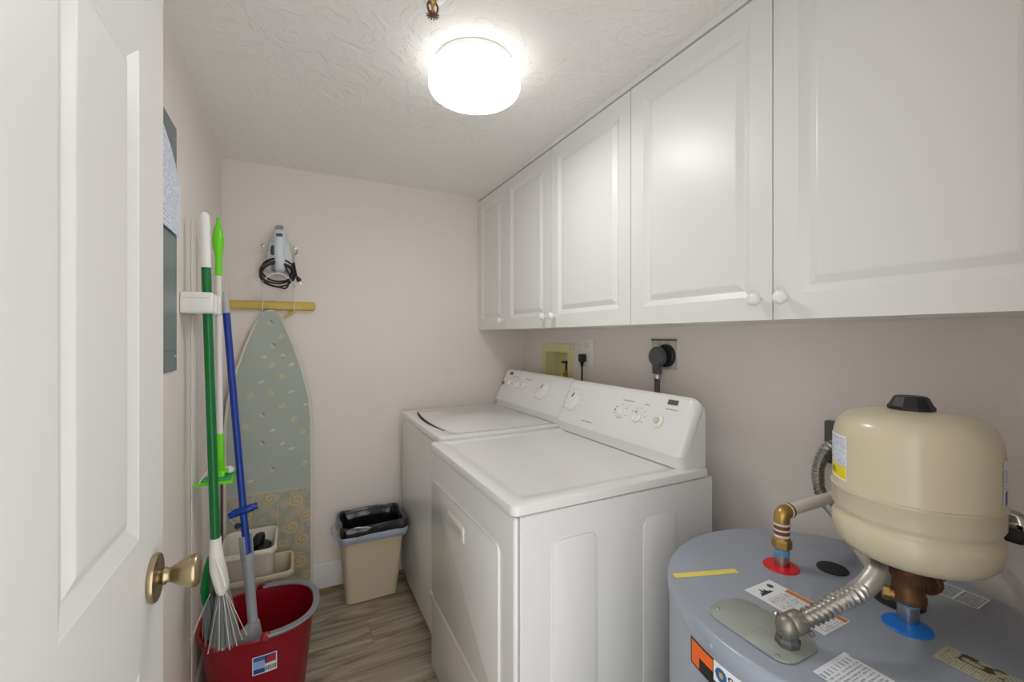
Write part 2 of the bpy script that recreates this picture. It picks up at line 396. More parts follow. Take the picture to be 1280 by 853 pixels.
# dryer (nearer)
t = thing('clothes_dryer', (.85, 1.325, 0), 'white front-loading clothes dryer beside the water heater, large drop-down door', 'dryer')
appliance_body(t, .487, 1.218, .953, 1.692, .912, .019)
obj('top_panel', lid_slab(.481, 1.202, .949, 1.694, .9165, .945, .022, .045, .003), M_enam, t, 35)
dr = obj('door', prism(NB(), rrect(1.035, 1.66, .352, .812, .022), basis((.4868, 0, 0), (0, 1, 0), (0, 0, 1), (-1, 0, 0)), .007, .004), M_enam, t, 35)
bd = obj('badge', prism(NB(), rrect(1.29, 1.45, .705, .757, .006), basis((.4797, 0, 0), (0, 1, 0), (0, 0, 1), (-1, 0, 0)), .003, .001), M_plast, dr)
obj('badge_plate', box(NB(), .4755, .4768, 1.302, 1.438, .717, .745), mat('silver_badge', rgb(206, 206, 200), .35), bd, 0)
obj('lower_ledge', prism(NB(), [(.952, .31), (.952, .345), (1.69, .345), (1.69, .31)], basis((.4868, 0, 0), (0, 1, 0), (0, 0, 1), (-1, 0, 0)), .004, .003), M_enam, t, 35)
for xa, xb in ((.6, .748), (.917, 1.056)):
    obj('embossed_panel', prism(NB(), rrect(xa, xb, .09, .832, .03), basis((0, .9551, 0), (1, 0, 0), (0, 0, 1), (0, -1, 0)), .0035, .003), M_enam, t, 35)
c = console(t, .968, 1.699, 0., .9452)
dial(c, 'timer_dial', 0, 1.612, .095, .044, .016, 62)
dial(c, 'knob', 0, 1.295, .092, .020, .013, 158); dial(c, 'knob', 0, 1.199, .093, .021, .013, 75)
k = dial(c, 'start_knob', 0, 1.098, .093, .023, .014, 0, False)
obj('start_button', lathe(NB(), [(.012, .009), (.0105, .015), (.005, .0162)], basis(console_pt(0, 1.098, .093), Vector((0, -1, 0)), CT, CN), 20), mat('ivory_plastic', rgb(206, 196, 178), .4), k)
obj('nameplate', box(NB(), -.022, .022, -.009, .009, .0002, .0012, M=basis(console_pt(0, 1.062, .168), Vector((0, -1, 0)), CT, CN)), M_dgrey, c, 0)
lettering(c, 0, ticks(1.612, .095, .062, 11, -40, 220)+ticks(1.295, .092, .034, 5, -10, 190)+ticks(1.199, .093, .034, 6, -30, 150)+[(1.27, .145, .06, .004), (1.17, .143, .022, .004), (1.058, .142, .05, .004), (1.47, .022, .07, .004)])
# washer (far)
WX = .03
t = thing('washing_machine', (.89, 2.08, 0), 'white top-loading washing machine in the back corner, curved lid handle slot', 'washer')
appliance_body(t, .535, 1.245, 1.712, 2.448, .917, .019)
obj('top_panel', lid_slab(.529, 1.232, 1.708, 2.452, .921, .950, .022, .055, .002), M_enam, t, 35)
lid = [(.612, 2.395), (.592, 2.30), (.580, 2.20), (.575, 2.09), (.578, 1.96), (.590, 1.83), (.600, 1.795), (.62, 1.775), (1.09, 1.775), (1.098, 1.783), (1.098, 2.387), (1.09, 2.395)]
l = obj('lid', prism(NB(), lid, Matrix.Translation((.008, 0, .9485)), .004, .0025), M_enam, t, 35)
gp = spline([(.609, 2.399, 0), (.588, 2.26, 0), (.577, 2.11, 0), (.576, 1.97, 0), (.585, 1.838, 0)], 6)
sl = [(p.x+.004, p.y) for p in gp]+[(p.x+.004-0.016*math.sin(PI*min(1, max(0, (i/(len(gp)-1)))))-.001, p.y) for i, p in list(enumerate(gp))[::-1]]
obj('handle_slot', prism(NB(), sl, Matrix.Translation((0, 0, .9488)), .0026), M_dark, t, 0)
c = console(t, 1.708, 2.452, WX, .9505)
dial(c, 'timer_dial', WX, 1.935, .098, .044, .018, 62)
for y, a in ((2.33, 120), (2.225, 78), (2.145, 150)): dial(c, 'knob', WX, y, .105, .019, .012, a)
obj('signal_button', lathe(NB(), [(.013, .0002), (.012, .006), (.006, .008)], basis(console_pt(WX, 2.412, .10), Vector((0, -1, 0)), CT, CN), 18), mat('amber_button', rgb(150, 112, 82), .4), c)
obj('nameplate', box(NB(), -.02, .02, -.009, .009, .0002, .0012, M=basis(console_pt(WX, 2.35, .168), Vector((0, -1, 0)), CT, CN)), M_dgrey, c, 0)
lettering(c, WX, ticks(1.935, .098, .062, 11, -40, 220)+ticks(2.33, .105, .032, 4, 0, 180)+ticks(2.225, .105, .032, 4, 0, 180)+ticks(2.145, .105, .032, 4, 0, 180)+[(2.28, .15, .09, .004), (2.12, .15, .08, .004)])

# ------------------------------------------------------------------ supply box, outlets, plugs on the right wall
t = thing('supply_box', (XR, 2.115, HZ0-.06), 'pale yellow recessed washer supply box in the wall behind the washer', 'supply box')
M_yel = mat('aged_yellow_plastic', rgb(222, 218, 164), .45)
bm = NB(); Pq = lambda y, z, d: (XR-.0065+d, y, z)
holed_slab(bm, 1.952, 2.278, HZ0-.045, 1.331, [(HY0+.004, HY1-.004, HZ0+.004, HZ1-.004)], Pq, .006, False)
obj('frame', bm, M_yel, t, 0)
bm = NB(); a0, a1, b0, b1 = HY0+.004, HY1-.004, HZ0+.004, HZ1-.004
ringed(bm, a0, a1, b0, b1, [(0, .0005), (.004, .092)], Pq); obj('recess', bm, M_yel, t, 0)
for y in (1.97, 2.26): obj('screw', lathe(NB(), [(.005, 0), (.004, .002)], frame_to((XR-.0066, y, 1.303), (-1, 0, 0)), 10), M_steel, t)
for y in (2.09,):
    bm = NB(); cyl(bm, (XR+.045, y, HZ0+.006), (0, 0, 1), .011, .05, 14); cyl(bm, (XR+.045, y, HZ0+.03), (-1, 0, 0), .008, .02, 12)
    v = obj('valve', bm, M_gold, t)
    bm = NB(); box(bm, XR+.03, XR+.06, y-.032, y+.032, HZ0+.094, HZ0+.107, .004); cyl(bm, (XR+.045, y, HZ0+.05), (0, 0, 1), .006, .05, 10)
    obj('valve_handle', bm, M_black, v)
t = thing('wall_outlet', (XR, 1.82, 1.216), 'white duplex wall outlet holding the black plug', 'outlet')
obj('cover_plate', box(NB(), XR-.0065, XR-.0005, 1.768, 1.872, 1.216, 1.357, .0025), M_plast, t)
for z in (1.323, 1.252): obj('socket', prism(NB(), rrect(-.02, .02, -.017, .017, .009), basis((XR-.0065, 1.828, z), (0, 1, 0), (0, 0, 1), (-1, 0, 0)), .0015, .0008), mat('outlet_face', rgb(222, 221, 216), .4), t)
t = thing('washer_plug', (XR-.02, 1.838, .96), 'black plug and cord hanging from the white outlet', 'power cord')
bm = NB(); box(bm, XR-.036, XR-.0085, 1.822, 1.862, 1.238, 1.278, .006); lathe(bm, [(.012, 0), (.007, .022), (.005, .03)], frame_to((XR-.024, 1.842, 1.24), (0, 0, -1)), 12)
obj('plug', bm, M_black, t)
obj('cord', tube(NB(), spline([(XR-.024, 1.842, 1.215), (XR-.024, 1.842, 1.10), (XR-.03, 1.845, .99), (XR-.045, 1.85, .96)]), .0045, 8), M_black, t)
t = thing('dryer_outlet', (XR, 1.3, 1.235), 'steel dryer outlet plate with round black receptacle', 'outlet')
obj('cover_plate', box(NB(), XR-.006, XR-.0005, 1.236, 1.366, 1.235, 1.353, .0015), mat('brushed_plate', rgb(206, 205, 200), .35, metal=.5), t)
obj('plate_edge', box(NB(), XR-.008, XR-.0005, 1.234, 1.368, 1.3535, 1.3595), mat('brown_caulk', rgb(110, 96, 84), .8), t, 0)
obj('receptacle', lathe(NB(), [(.047, 0), (.047, .012), (.043, .016), (.02, .016)], frame_to((XR-.0062, 1.283, 1.292), (-1, 0, 0)), 28), M_black, t)
for y, z in ((1.325, 1.338), (1.28, 1.343)): obj('screw', lathe(NB(), [(.006, 0), (.004, .003)], frame_to((XR-.0062, y, z), (-1, 0, 0)), 10), M_steel, t)
t = thing('dryer_plug', (XR-.05, 1.32, .97), 'grey angled dryer plug with thick cord dropping behind the dryer', 'power cord')
bm = NB(); lathe(bm, [(.036, 0), (.041, .006), (.041, .024), (.035, .032), (.012, .034)], frame_to((XR-.0226, 1.30, 1.288), (-1, 0, 0)), 28)
box(bm, XR-.054, XR-.027, 1.285, 1.318, 1.216, 1.27, .006)
obj('plug', bm, M_dgrey, t)
obj('clamp', lathe(NB(), [(.013, 0), (.0155, .004), (.0155, .02), (.012, .024)], frame_to((XR-.04, 1.301, 1.218), (0, 0, -1)), 16), M_steel, t)
obj('cord', tube(NB(), spline([(XR-.04, 1.301, 1.196), (XR-.04, 1.302, 1.12), (XR-.042, 1.304, 1.0), (XR-.045, 1.306, .97)]), .0115, 12), mat('grey_brown_cord', rgb(92, 84, 80), .55), t)

# ------------------------------------------------------------------ water heater and its plumbing
HX, HY, HR, HT = .998, .484, .331, .83
t = thing('water_heater', (HX, HY, 0), 'squat grey-blue electric water heater beside the dryer', 'water heater')
F = Matrix.Translation((HX, HY, 0))
obj('jacket', lathe(NB(), [(.30, 0), (.30, .03), (.327, .03), (.327, .80)], F, 96), M_heat, t)
top = obj('top_cap', lathe(NB(), [(.3275, .7985), (.3305, .7995), (.3312, .803), (.3312, .817), (.3295, .8245), (.325, .829), (.319, .83), (.20, .8302), (.02, .8302)], F, 128), M_heat, t, 50)
for a in (172, 112, 232, 52):
    ca, sa = math.cos(math.radians(a)), math.sin(math.radians(a))
    obj('screw', lathe(NB(), [(.005, 0), (.0045, .002), (.002, .0035)], frame_to((HX+.331*ca, HY+.331*sa, .811), (ca, sa, 0)), 12), M_heat, top)
def disc(name, x, y, r, m, par=t, h=.0035):
    return obj(name, lathe(NB(), [(r, HT+.0003), (r, HT+h*.6), (r*.96, HT+h), (r*.3, HT+h)], Matrix.Translation((x, y, 0)), 36), m, par)
disc('hot_ring', 1.016, .612, .0375, mat('red_ring', rgb(214, 16, 34), .4))['label'] = 'red plastic ring at the hot outlet'
disc('cold_ring', 1.016, .380, .037, mat('blue_ring', rgb(10, 120, 222), .4))['label'] = 'blue plastic ring at the cold inlet'
disc('plug_cap', 1.112, .552, .031, M_black)
disc('plug_cap', 1.098, .425, .042, M_black)
def plate(x0, x1, y0, y1, r0, r1, z):
    o = []
    for cx_, cy_, a, r in ((x1, y1, 0, r1), (x0, y1, 90, r1), (x0, y0, 180, r0), (x1, y0, 270, r0)):
        sx = -1 if cx_ == x1 else 1; sy = -1 if cy_ == y1 else 1
        for k in range(6):
            th = math.radians(a+18*k); o.append((cx_+sx*r+r*math.cos(th), cy_+sy*r+r*math.sin(th)))
    return prism(NB(), o, Matrix.Translation((0, 0, z)), .0025, .0008)
p1 = obj('junction_cover', plate(.712, .823, .494, .583, .003, .035, HT+.0006), M_galv, t)
p2 = obj('junction_cover', plate(.711, .818, .417, .496, .03, .003, HT+.0018), M_galv, t)
for x, y, p in ((.742, .572, p1), (.722, .44, p2)): obj('screw', lathe(NB(), [(.0045, 0), (.004, .002), (.001, .003)], Matrix.Translation((x, y, HT+.003)), 12), M_steel, p)

def textrows(s, t_, rows, seed, fill=.62, s0=.06, s1=.94):
    if not s0 < s < s1: return False
    r = t_*rows; 
    if r % 1 > .5: return False
    q = noise.noise(Vector((s*46, math.floor(r)*7.3, seed))); return q > -.15
def warn(s, t_):   # s across (x), t along (y)
    if s < .02 or s > .98 or t_ < .012 or t_ > .988: return (236, 238, 240)
    if t_ > .74:   # flame pictogram box
        if .12 < s < .62 and .8 < t_ < .94:
            w = abs(s-.37)/.25
            if (t_-.8)/.14 < (1-w)*(.75+.25*math.sin(s*60)): return (40, 40, 44)
        if (s-.74)**2*1.2+((t_-.9)*1.8)**2 < .0065: return (70, 70, 78)
        return (228, 231, 234)
    if s > .84:
        if .3 < t_ < .42 and math.sin(t_*260) > .2 and .87 < s < .95: return (60, 40, 30)
        return (208, 116, 62)
    return (168, 172, 178) if textrows(s, t_, 34, 1., s0=.12, s1=.8) else (224, 226, 229)
def plain(seed, rows, base, inkc, big=False):
    def f(s, t_):
        if big and t_ > .78: return inkc if (int(s*26) % 3 == 1 and .82 < t_ < .92) else base
        if s < .02 or s > .98 or t_ < .02 or t_ > .98: return base
        return inkc if textrows(s, t_, rows, seed) else base
    return f
def flat_label(x0, x1, y0, y1, ink, nu=40, nv=70, z=HT+.0008, name='label'):
    return printed(name, M_print, nu, nv, lambda s, t_: (x0+(x1-x0)*s, y0+(y1-y0)*t_, z), ink, t)
flat_label(.851, .937, .435, .590, warn, 60, 110)['label'] = 'white and orange warning label'
flat_label(.742, .836, .302, .397, plain(2., 16, (222, 226, 232), (158, 162, 170), True), 60, 60)
def stained(s, t_):
    q = noise.noise(Vector((s*5, t_*9, 4)))
    if s > .55 and .45 < t_ < .85 and q > -.05: return (70, 64, 48) if q > .12 else (120, 114, 88)
    return (150, 148, 126) if textrows(s, t_, 40, 5.) else (196, 194, 168)
flat_label(.958, 1.014, .19, .325, stained, 40, 90)['label'] = 'yellowed stained label'
def bordered(s, t_):
    if s < .05 or s > .95 or t_ < .05 or t_ > .95 or .46 < t_ < .5: return (226, 228, 228)
    return (120, 124, 126) if textrows(s, t_, 22, 6.) else (178, 182, 184)
flat_label(1.203, 1.268, .34, .42, bordered, 40, 50)
tape = printed('tape', M_print, 20, 4, lambda s, q: (.757+.146*s+.006*q, .688-.050*s+.017*q, HT+.0007), lambda s, q: (232, 212, 104), t); tape['label'] = 'strip of yellow masking tape'
# front sticker wrapped round the jacket
def jk(a, z, d=.0006): return Vector((HX+(.327+d)*math.cos(math.radians(a)), HY+(.327+d)*math.sin(math.radians(a)), z))
def sticker(s, q):
    # s along the jacket 0..1, q up 0..1
    x = s*.194; y = q
    if x < .064:
        if x < .0035 or x > .062 or y > .93 or y < .07: return (22, 20, 20)
        return (236, 104, 12) if (y > .5 or x < .027) else (24, 22, 22)
    if y < .26: return (28, 26, 26)
    r = math.hypot(x-.080, (y-.62)*.05)
    if r < .0125: return (206, 150, 90) if r < .005 else (28, 96, 150)
    return (226, 229, 234)
M_st = printed('brand_sticker', M_print, 110, 50, lambda s, q: jk(161.5+34*s, .738+.050*q), sticker, t); M_st['label'] = 'orange, black and white front sticker'
def wrapped_text(txt, a0, z0, size, m, par):
    cu = bpy.data.curves.new('txt', 'FONT'); cu.body = txt; cu.size = size; cu.extrude = 0
    o = bpy.data.objects.new('txt', cu); COL.objects.link(o)
    dg = bpy.context.evaluated_depsgraph_get(); me = bpy.data.meshes.new_from_object(o.evaluated_get(dg)); bpy.data.objects.remove(o)
    for v in me.vertices:
        a = a0+math.degrees(v.co.x/.327); v.co = jk(a, z0+v.co.y, .0011)
    return finish('lettering', me, m, par, 0)
wrapped_text('ST', 177.9, .760, .028, mat('dark_ink', rgb(40, 42, 50), .5), M_st)

# hot pipe: nipple, brass nut, banded adapter, elbow, white pipe into the wall
PX, PY = 1.022, .614
t2 = thing('hot_water_pipe', (PX, PY, HT+.004), 'white hot water pipe with brass elbow rising from the red ring', 'pipe')
F = Matrix.Translation((PX, PY, 0))
obj('nipple', lathe(NB(), [(.0155, HT+.004), (.0155, .872)], F, 24), M_steel, t2)
obj('liner_band', lathe(NB(), [(.0162, .858), (.0162, .871)], F, 24), mat('pale_blue_liner', rgb(96, 158, 206), .4), t2)
obj('brass_nut', lathe(NB(), [(.019, .8722), (.021, .875), (.021, .891), (.0185, .894)], F, 6), M_gold, t2, 20)
bm = NB(); lathe(bm, [(.0185, .8942), (.0175, .899), (.0145, .900)], F, 20); obj('collar', bm, M_gold, t2)
M_cream = mat('cream_pipe', rgb(226, 219, 206), .4); M_rust = mat('rust_band', rgb(118, 66, 52), .5)
for z0, z1, m_ in ((.900, .9055, M_cream), (.9057, .914, M_rust), (.9142, .9185, M_cream), (.9187, .927, M_rust), (.9272, .932, M_cream)):
    obj('band', lathe(NB(), [(.0165, z0), (.0165, z1)], F, 24), m_, t2)
obj('elbow', tube(NB(), [(PX, PY, .9322), (PX, PY, .940), *spline([(PX, PY, .942), (PX+.004, PY, .951), (PX+.013, PY, .955)], 5), (PX+.018, PY, .955)], .0168, 20), M_gold, t2, 60)
for xa, xb, m_ in ((.0182, .022, M_cream), (.0222, .028, M_rust)):
    obj('band', cyl(NB(), (PX+xa, PY, .955), (1, 0, 0), .018, xb-xa, 24), m_, t2)
obj('pipe', tube(NB(), [(PX+.0282, PY, .955), (XR-.0005, PY, .957)], .0135, 20), M_cream, t2)

# cold stack: nipple, bronze tee with branch to the wall
AX, AY = 1.036, .386
t3 = thing('cold_water_tee', (AX, AY, HT+.004), 'bronze plumbing tee under the beige expansion tank', 'pipe fitting')
F = Matrix.Translation((AX, AY, 0))
obj('nipple', lathe(NB(), [(.0165, HT+.004), (.0165, .868)], F, 24), M_steel, t3)
obj('liner_band', lathe(NB(), [(.0172, .862), (.0172, .868)], F, 24), mat('pale_blue_liner', (0, 0, 0)), t3)
bm = NB(); lathe(bm, [(.021, .868), (.027, .872), (.027, .884), (.0245, .887), (.0245, .908), (.028, .916), (.028, .953)], F, 24)
tee = obj('tee_body', bm, M_bronze, t3)
bm = NB(); cyl(bm, (AX+.018, AY-.004, .897), (1, -.1, .0), .019, .03, 20); cyl(bm, (AX+.046, AY-.007, .897), (1, -.1, .0), .024, .016, 20, .002)
obj('branch', bm, M_bronze, t3)
obj('supply_pipe', tube(NB(), spline([(AX+.062, AY-.009, .897), (1.2, .375, .897), (1.28, .37, .897), (XR-.0005, .37, .897)]), .0125, 16), mat('copper_pipe', rgb(158, 100, 66), .38, metal=.9), t3)
bm = NB(); cyl(bm, (AX-.012, AY+.012, .878), (-.5, .86, 0), .012, .014, 16); cyl(bm, (AX-.018, AY+.022, .878), (-.5, .86, 0), .014, .010, 6)
obj('side_plug', bm, M_gold, t3, 30)

# expansion tank
t4 = thing('expansion_tank', (AX, AY, .953), 'beige steel expansion tank with black cap standing above the water heater', 'tank')
ax, ay = AX+.003, AY-.003
F = Matrix.Translation((ax, ay, 0))
R_ = .1205
prof = [(.026, .953), (.06, .9545), (.088, .958), (.105, .966), (.115, .979), (.1195, .996), (R_, 1.008), (R_, 1.017), (R_-.003, 1.023), (R_-.0075, 1.0285), (R_-.0075, 1.0315), (R_-.003, 1.037), (R_, 1.043), (R_, 1.0745), (R_+.002, 1.0765), (R_+.002, 1.0795), (R_-.0015, 1.0815), (R_-.0015, 1.172), (R_-.004, 1.189), (.111, 1.2055), (.099, 1.2175), (.08, 1.2255), (.05, 1.231), (.02, 1.2335)]
shell = obj('shell', lathe(NB(), prof, F, 72), M_beige, t4, 60)
obj('cap', lathe(NB(), [(.0345, 1.2325), (.0345, 1.2385), (.0315, 1.2415), (.0255, 1.2545), (.0225, 1.2575), (.01, 1.2585)], F, 10), M_black, t4, 25)
def on_tank(a, z, d=.0006): return Vector((ax+(R_-.0015+d)*math.cos(math.radians(a)), ay+(R_-.0015+d)*math.sin(math.radians(a)), z))
def cap_label(s, q):
    if s < .04 or s > .96 or q < .03 or q > .97: return (236, 238, 240)
    if q < .3: return (40, 36, 20) if (.1 < s < .5 and .08 < q < .24 and int(s*30) % 2) else (240, 216, 20)
    return (170, 178, 190) if textrows(s, q, 26, 9.) else (222, 228, 236)
printed('label', M_print, 36, 60, lambda s, q: on_tank(121+31*s, 1.094+.085*q), cap_label, shell)['label'] = 'white and yellow caution label'
printed('label', M_print, 26, 50, lambda s, q: on_tank(269+22*s, 1.09+.075*q), lambda s, q: (60, 90, 140) if q < .3 and .2 < s < .8 else ((150, 156, 166) if textrows(s, q, 16, 3.) else (226, 230, 236)), shell)['label'] = 'white and blue maker label'

# flexible conduit from the cover plate to the wall box
t5 = thing('flexible_conduit', (.766, .45, HT+.004), 'ribbed steel flexible conduit curving from the water heater to the wall', 'conduit')
EX, EY = .766, .450
F = Matrix.Translation((EX, EY, 0))
t5b = obj('lock_ring', lathe(NB(), [(.0185, HT+.0045), (.020, HT+.006), (.020, HT+.013), (.017, HT+.016), (.017, HT+.022)], F, 8), mat('dark_zinc', rgb(112, 112, 114), .45, metal=.8), t5, 25)
M_zinc = mat('cast_zinc', rgb(142, 138, 130), .42, metal=.8, vary=.12, vscale=40)
d_ = Vector((.92, -.30, .27)).normalized(); c_ = Vector((EX, EY, .8645))
bm = NB(); lathe(bm, [(.014, -.018), (.0175, -.010), (.0192, 0.), (.018, .008), (.013, .0155), (.005, .0185)], Matrix.Translation(c_), 24)
cyl(bm, c_+d_*.004, d_, .0195, .024, 24, .002); obj('elbow_connector', bm, M_zinc, t5, 50)
for q, n_ in (((EX-.004, EY+.016, .8745), (-.3, .5, .8)), ((EX+.018, EY-.026, .862), (.1, -.9, .3))): obj('clamp_screw', lathe(NB(), [(.0038, 0), (.005, .003), (.005, .006), (.002, .008)], frame_to(q, n_), 10), M_steel, t5)
path = spline([c_+d_*.022, (.807, .420, .894), (.835, .403, .915), (.873, .390, .930), (.938, .399, .932), (.992, .418, .930), (1.028, .446, .925), (1.07, .475, .92), (1.12, .505, .91), (1.2, .56, .915), (1.268, .628, .912), (1.295, .672, .94), (1.302, .682, 1.0), (1.318, .668, 1.058), (1.343, .655, 1.068)], 14)
obj('hose', corrugated(NB(), path, .0170, .0084, .0042), M_steel, t5, 75)
t6 = tag(obj('junction_box', box(NB(), XR-.022, XR-.0005, .59, .688, 1.012, 1.131, .002), mat('grey_box', rgb(96, 98, 94), .55, metal=.4)), 'grey metal junction box on the wall behind the expansion tank', 'junction box')
t7 = thing('shutoff_valve', (XR, .33, .935), 'chrome wall valve with black handle peeking out behind the expansion tank', 'valve')
F = frame_to((XR-.0005, .335, .968), (-1, 0, 0))
obj('escutcheon', lathe(NB(), [(.033, 0), (.031, .006), (.022, .012), (.012, .014)], F, 32), mat('chrome', rgb(205, 205, 205), .12, metal=1.), t7)
bm = NB(); lathe(bm, [(.011, .0142), (.011, .03)], F, 16); obj('stem', bm, M_steel, t7)
bm = NB(); box(bm, XR-.05, XR-.0305, .306, .352, .944, .972, .006); obj('handle', bm, M_black, t7)

# ------------------------------------------------------------------ broom wall
t = thing('breaker_panel', (XL, 1.42, 1.27), 'grey metal electrical breaker panel cover on the broom wall', 'electrical panel')
M_pan = mat('grey_blue_panel', rgb(122, 134, 138), .38, metal=.2)
obj('cover', box(NB(), XL+.0003, XL+.006, 1.22, 1.598, 1.27, 1.992, .001, 1), M_pan, t)
obj('panel_door', box(NB(), XL+.0062, XL+.010, 1.25, 1.556, 1.33, 1.86, .001, 1), M_pan, t)
for z in (1.31, 1.955): obj('screw', lathe(NB(), [(.006, 0), (.005, .002), (.001, .003)], frame_to((XL+.006, 1.582, z), (1, 0, 0)), 12), M_steel, t)
def sheet(s, q):
    y = 1.29+.300*s; zt_ = 1.955-.13*s**2; zb = 1.668-.006*s
    return (XL+.0112+.003*(1-q)*s+.0025*(1+math.sin(q*6+s*3))*s, y, zb+(zt_-zb)*q)
def notes(s, q):
    if textrows(s, q, 20, 11., s0=.05, s1=.97) and noise.noise(Vector((s*120, q*160, 2.))) > -.05: return (186, 197, 224)
    return (226, 232, 244)
tag(printed('paper_sheet', M_print, 60, 80, sheet, notes), 'handwritten white paper sheet taped over the breaker panel', 'paper')
tag(obj('line_strip', box(NB(), XL+.0003, XL+.0045, 1.822, 1.985, .159, 1.772, .003, 2), M_wall, smooth=30), 'flat wall-coloured strip running down behind the broom holder', 'wall strip')  # thin raised strip in wall paint, added to draw a vertical line on the wall
# broom holder
t = thing('broom_holder', (XL, 1.77, 1.442), 'white plastic wall-mounted broom holder gripping the green broom', 'broom holder')
bm = NB(); box(bm, XL+.0047, XL+.02, 1.684, 1.895, 1.447, 1.509, .002)
obj('back_plate', bm, M_plast, t)
def jaw(y0, y1, x1, name='end_cap', z0=1.444, z1=1.512):
    bm = NB(); box(bm, XL+(.0203 if y0 > 1.66 else .0004), x1, y0, y1, z0, z1, .007, 3); return obj(name, bm, M_plast, t)
e_ = jaw(1.655, 1.683, -.238); obj('groove_line', box(NB(), XL+.009, -.246, 1.6546, 1.6552, 1.4925, 1.4937), mat('shade_grey', rgb(176, 175, 172), .6), e_, 0)
jaw(1.722, 1.760, -.236, 'gripper'); jaw(1.795, 1.826, -.236, 'gripper'); jaw(1.872, 1.895, -.244, 'end_cap')
# green broom
t = thing('broom', (-.232, 1.703, .35), 'push-in broom with dark green handle, white socket and grey bristles', 'broom')
B0, B1 = Vector((-.2375, 1.703, .684)), Vector((-.263, 1.703, 1.600))
obj('handle', tube(NB(), [B0+(B1-B0)*k/6 for k in range(7)], .0138, 18), M_green, t)
u_ = (B1-B0).normalized()
obj('grip_cap', lathe(NB(), [(.0142, 0), (.0146, .004), (.0146, .09), (.0155, .15), (.0145, .17), (.010, .179), (.003, .182)], frame_to(B1-u_*.004, u_), 20), M_plast, t)
def ell(c, rx, ry, n=16, tilt=0.): return [(c[0]+rx*math.cos(2*PI*k/n), c[1]+ry*math.sin(2*PI*k/n), c[2]+tilt*math.cos(2*PI*k/n)) for k in range(n)]
sock = obj('socket', loft(NB(), [ell((-.2372, 1.703, .705), .0165, .0165), ell((-.2368, 1.703, .675), .0178, .0178), ell((-.2345, 1.703, .64), .021, .026), ell((-.230, 1.70, .605), .0235, .040), ell((-.223, 1.697, .572), .0215, .050), ell((-.217, 1.695, .545), .019, .053), ell((-.215, 1.694, .538), .016, .049)]), M_plast, t, 50)
obj('rib', tube(NB(), spline([(-.231, 1.674, .645), (-.214, 1.652, .605), (-.203, 1.645, .565)]), .0045, 8), M_plast, sock)
g_ = obj('brush_back', loft(NB(), [ell((-.258, 1.735, .63), .008, .02), ell((-.264, 1.735, .59), .013, .04), ell((-.268, 1.735, .54), .015, .05), ell((-.266, 1.735, .50), .012, .05)]), M_green, t, 50)
bm = NB(); bm2 = NB()
for k in range(520):
    a = random.uniform(0, 2*PI); r = math.sqrt(random.random())
    if k % 3: b = Vector((-.216+.015*r*math.cos(a), 1.694+.046*r*math.sin(a), .54)); e1 = Vector((-.209+(b.x+.216)*2.6+random.gauss(0, .004), 1.688+(b.y-1.694)*1.25+random.gauss(0, .006), random.uniform(.362, .378)))
    else: b = Vector((-.262+.012*r*math.cos(a), 1.735+.045*r*math.sin(a), .505)); e1 = Vector((-.255+(b.x+.262)*1.6+random.gauss(0, .004), 1.735+(b.y-1.735)*1.2+random.gauss(0, .006), random.uniform(.37, .40)))
    mid = (b+e1)/2+Vector((random.gauss(0, .0015), random.gauss(0, .0015), 0))
    tube(bm if k % 26 else bm2, [b, mid, e1], [.0017, .0016, .0013], 4)
for q in ((-.250, 1.652, .362), (-.158, 1.652, .378), (-.146, 1.655, .388), (-.172, 1.645, .366), (-.296, 1.655, .418)):
    s0 = (-.212+.2*(q[0]+.205), 1.655, .54) if q[0] > -.29 else (-.25, 1.69, .53)
    tube(bm2, [s0, (Vector(s0)+Vector(q))/2, q], [.0013, .0012, .001], 5)
    lathe(bm2, [(.001, -.002), (.0028, 0), (.001, .002)], Matrix.Translation(q), 6)
o = obj('bristles', bm, mat('grey_bristle', rgb(128, 132, 136), .6), t); o['kind'] = 'stuff'
o = obj('stray_bristles', bm2, mat('pale_bristle', rgb(206, 200, 188), .6), t); o['kind'] = 'stuff'
# lime dust mop
t = thing('lime_dust_mop', (-.25, 1.85, .85), 'lime green dust mop with white rod hanging from the broom holder', 'dust mop')
Q0, Q1 = Vector((-.2425, 1.848, .885)), Vector((-.2485, 1.848, 1.60))
obj('rod', tube(NB(), [Q0+(Q1-Q0)*k/4 for k in range(5)], .0095, 14), mat('white_rod', rgb(222, 220, 216), .35), t)
u_ = (Q1-Q0).normalized()
gr_ = obj('grip', lathe(NB(), [(.0105, -.012), (.0115, 0), (.0105, .05), (.014, .075), (.0185, .105), (.0185, .12), (.014, .155), (.008, .172), (.0055, .178), (.0050, .196), (.003, .199)], frame_to(Q1, u_), 20), M_lime, t, 50)
obj('lower_sleeve', lathe(NB(), [(.0105, 0), (.0125, .003), (.0125, .128), (.0105, .131)], frame_to(Q0+u_*.005, u_), 18), M_lime, t)
bm = NB(); prism(bm, [(-.314, 1.805), (-.2, 1.795), (-.2, 1.925), (-.275, 1.935)], Matrix.Translation((0, 0, .852)), .009, .002)
hd = obj('mop_head', bm, M_lime, t)
bm = NB(); prism(bm, [(-.303, 1.815), (-.21, 1.806), (-.21, 1.915), (-.27, 1.924)], Matrix.Translation((0, 0, .8612)), .005, .001)
obj('pad', bm, mat('teal_pad', rgb(60, 166, 112), .6), hd)
bm = NB(); box(bm, -.262, -.226, 1.825, 1.872, .866, .892, .006); cyl(bm, (-.268, 1.85, .884), (1, 0, 0), .009, .05, 14)
obj('swivel_joint', bm, M_lime, t)
obj('clip', tube(NB(), spline([(-.30, 1.812, .861), (-.285, 1.82, .888), (-.262, 1.84, .905)]), .0022, 6), M_wire, t)
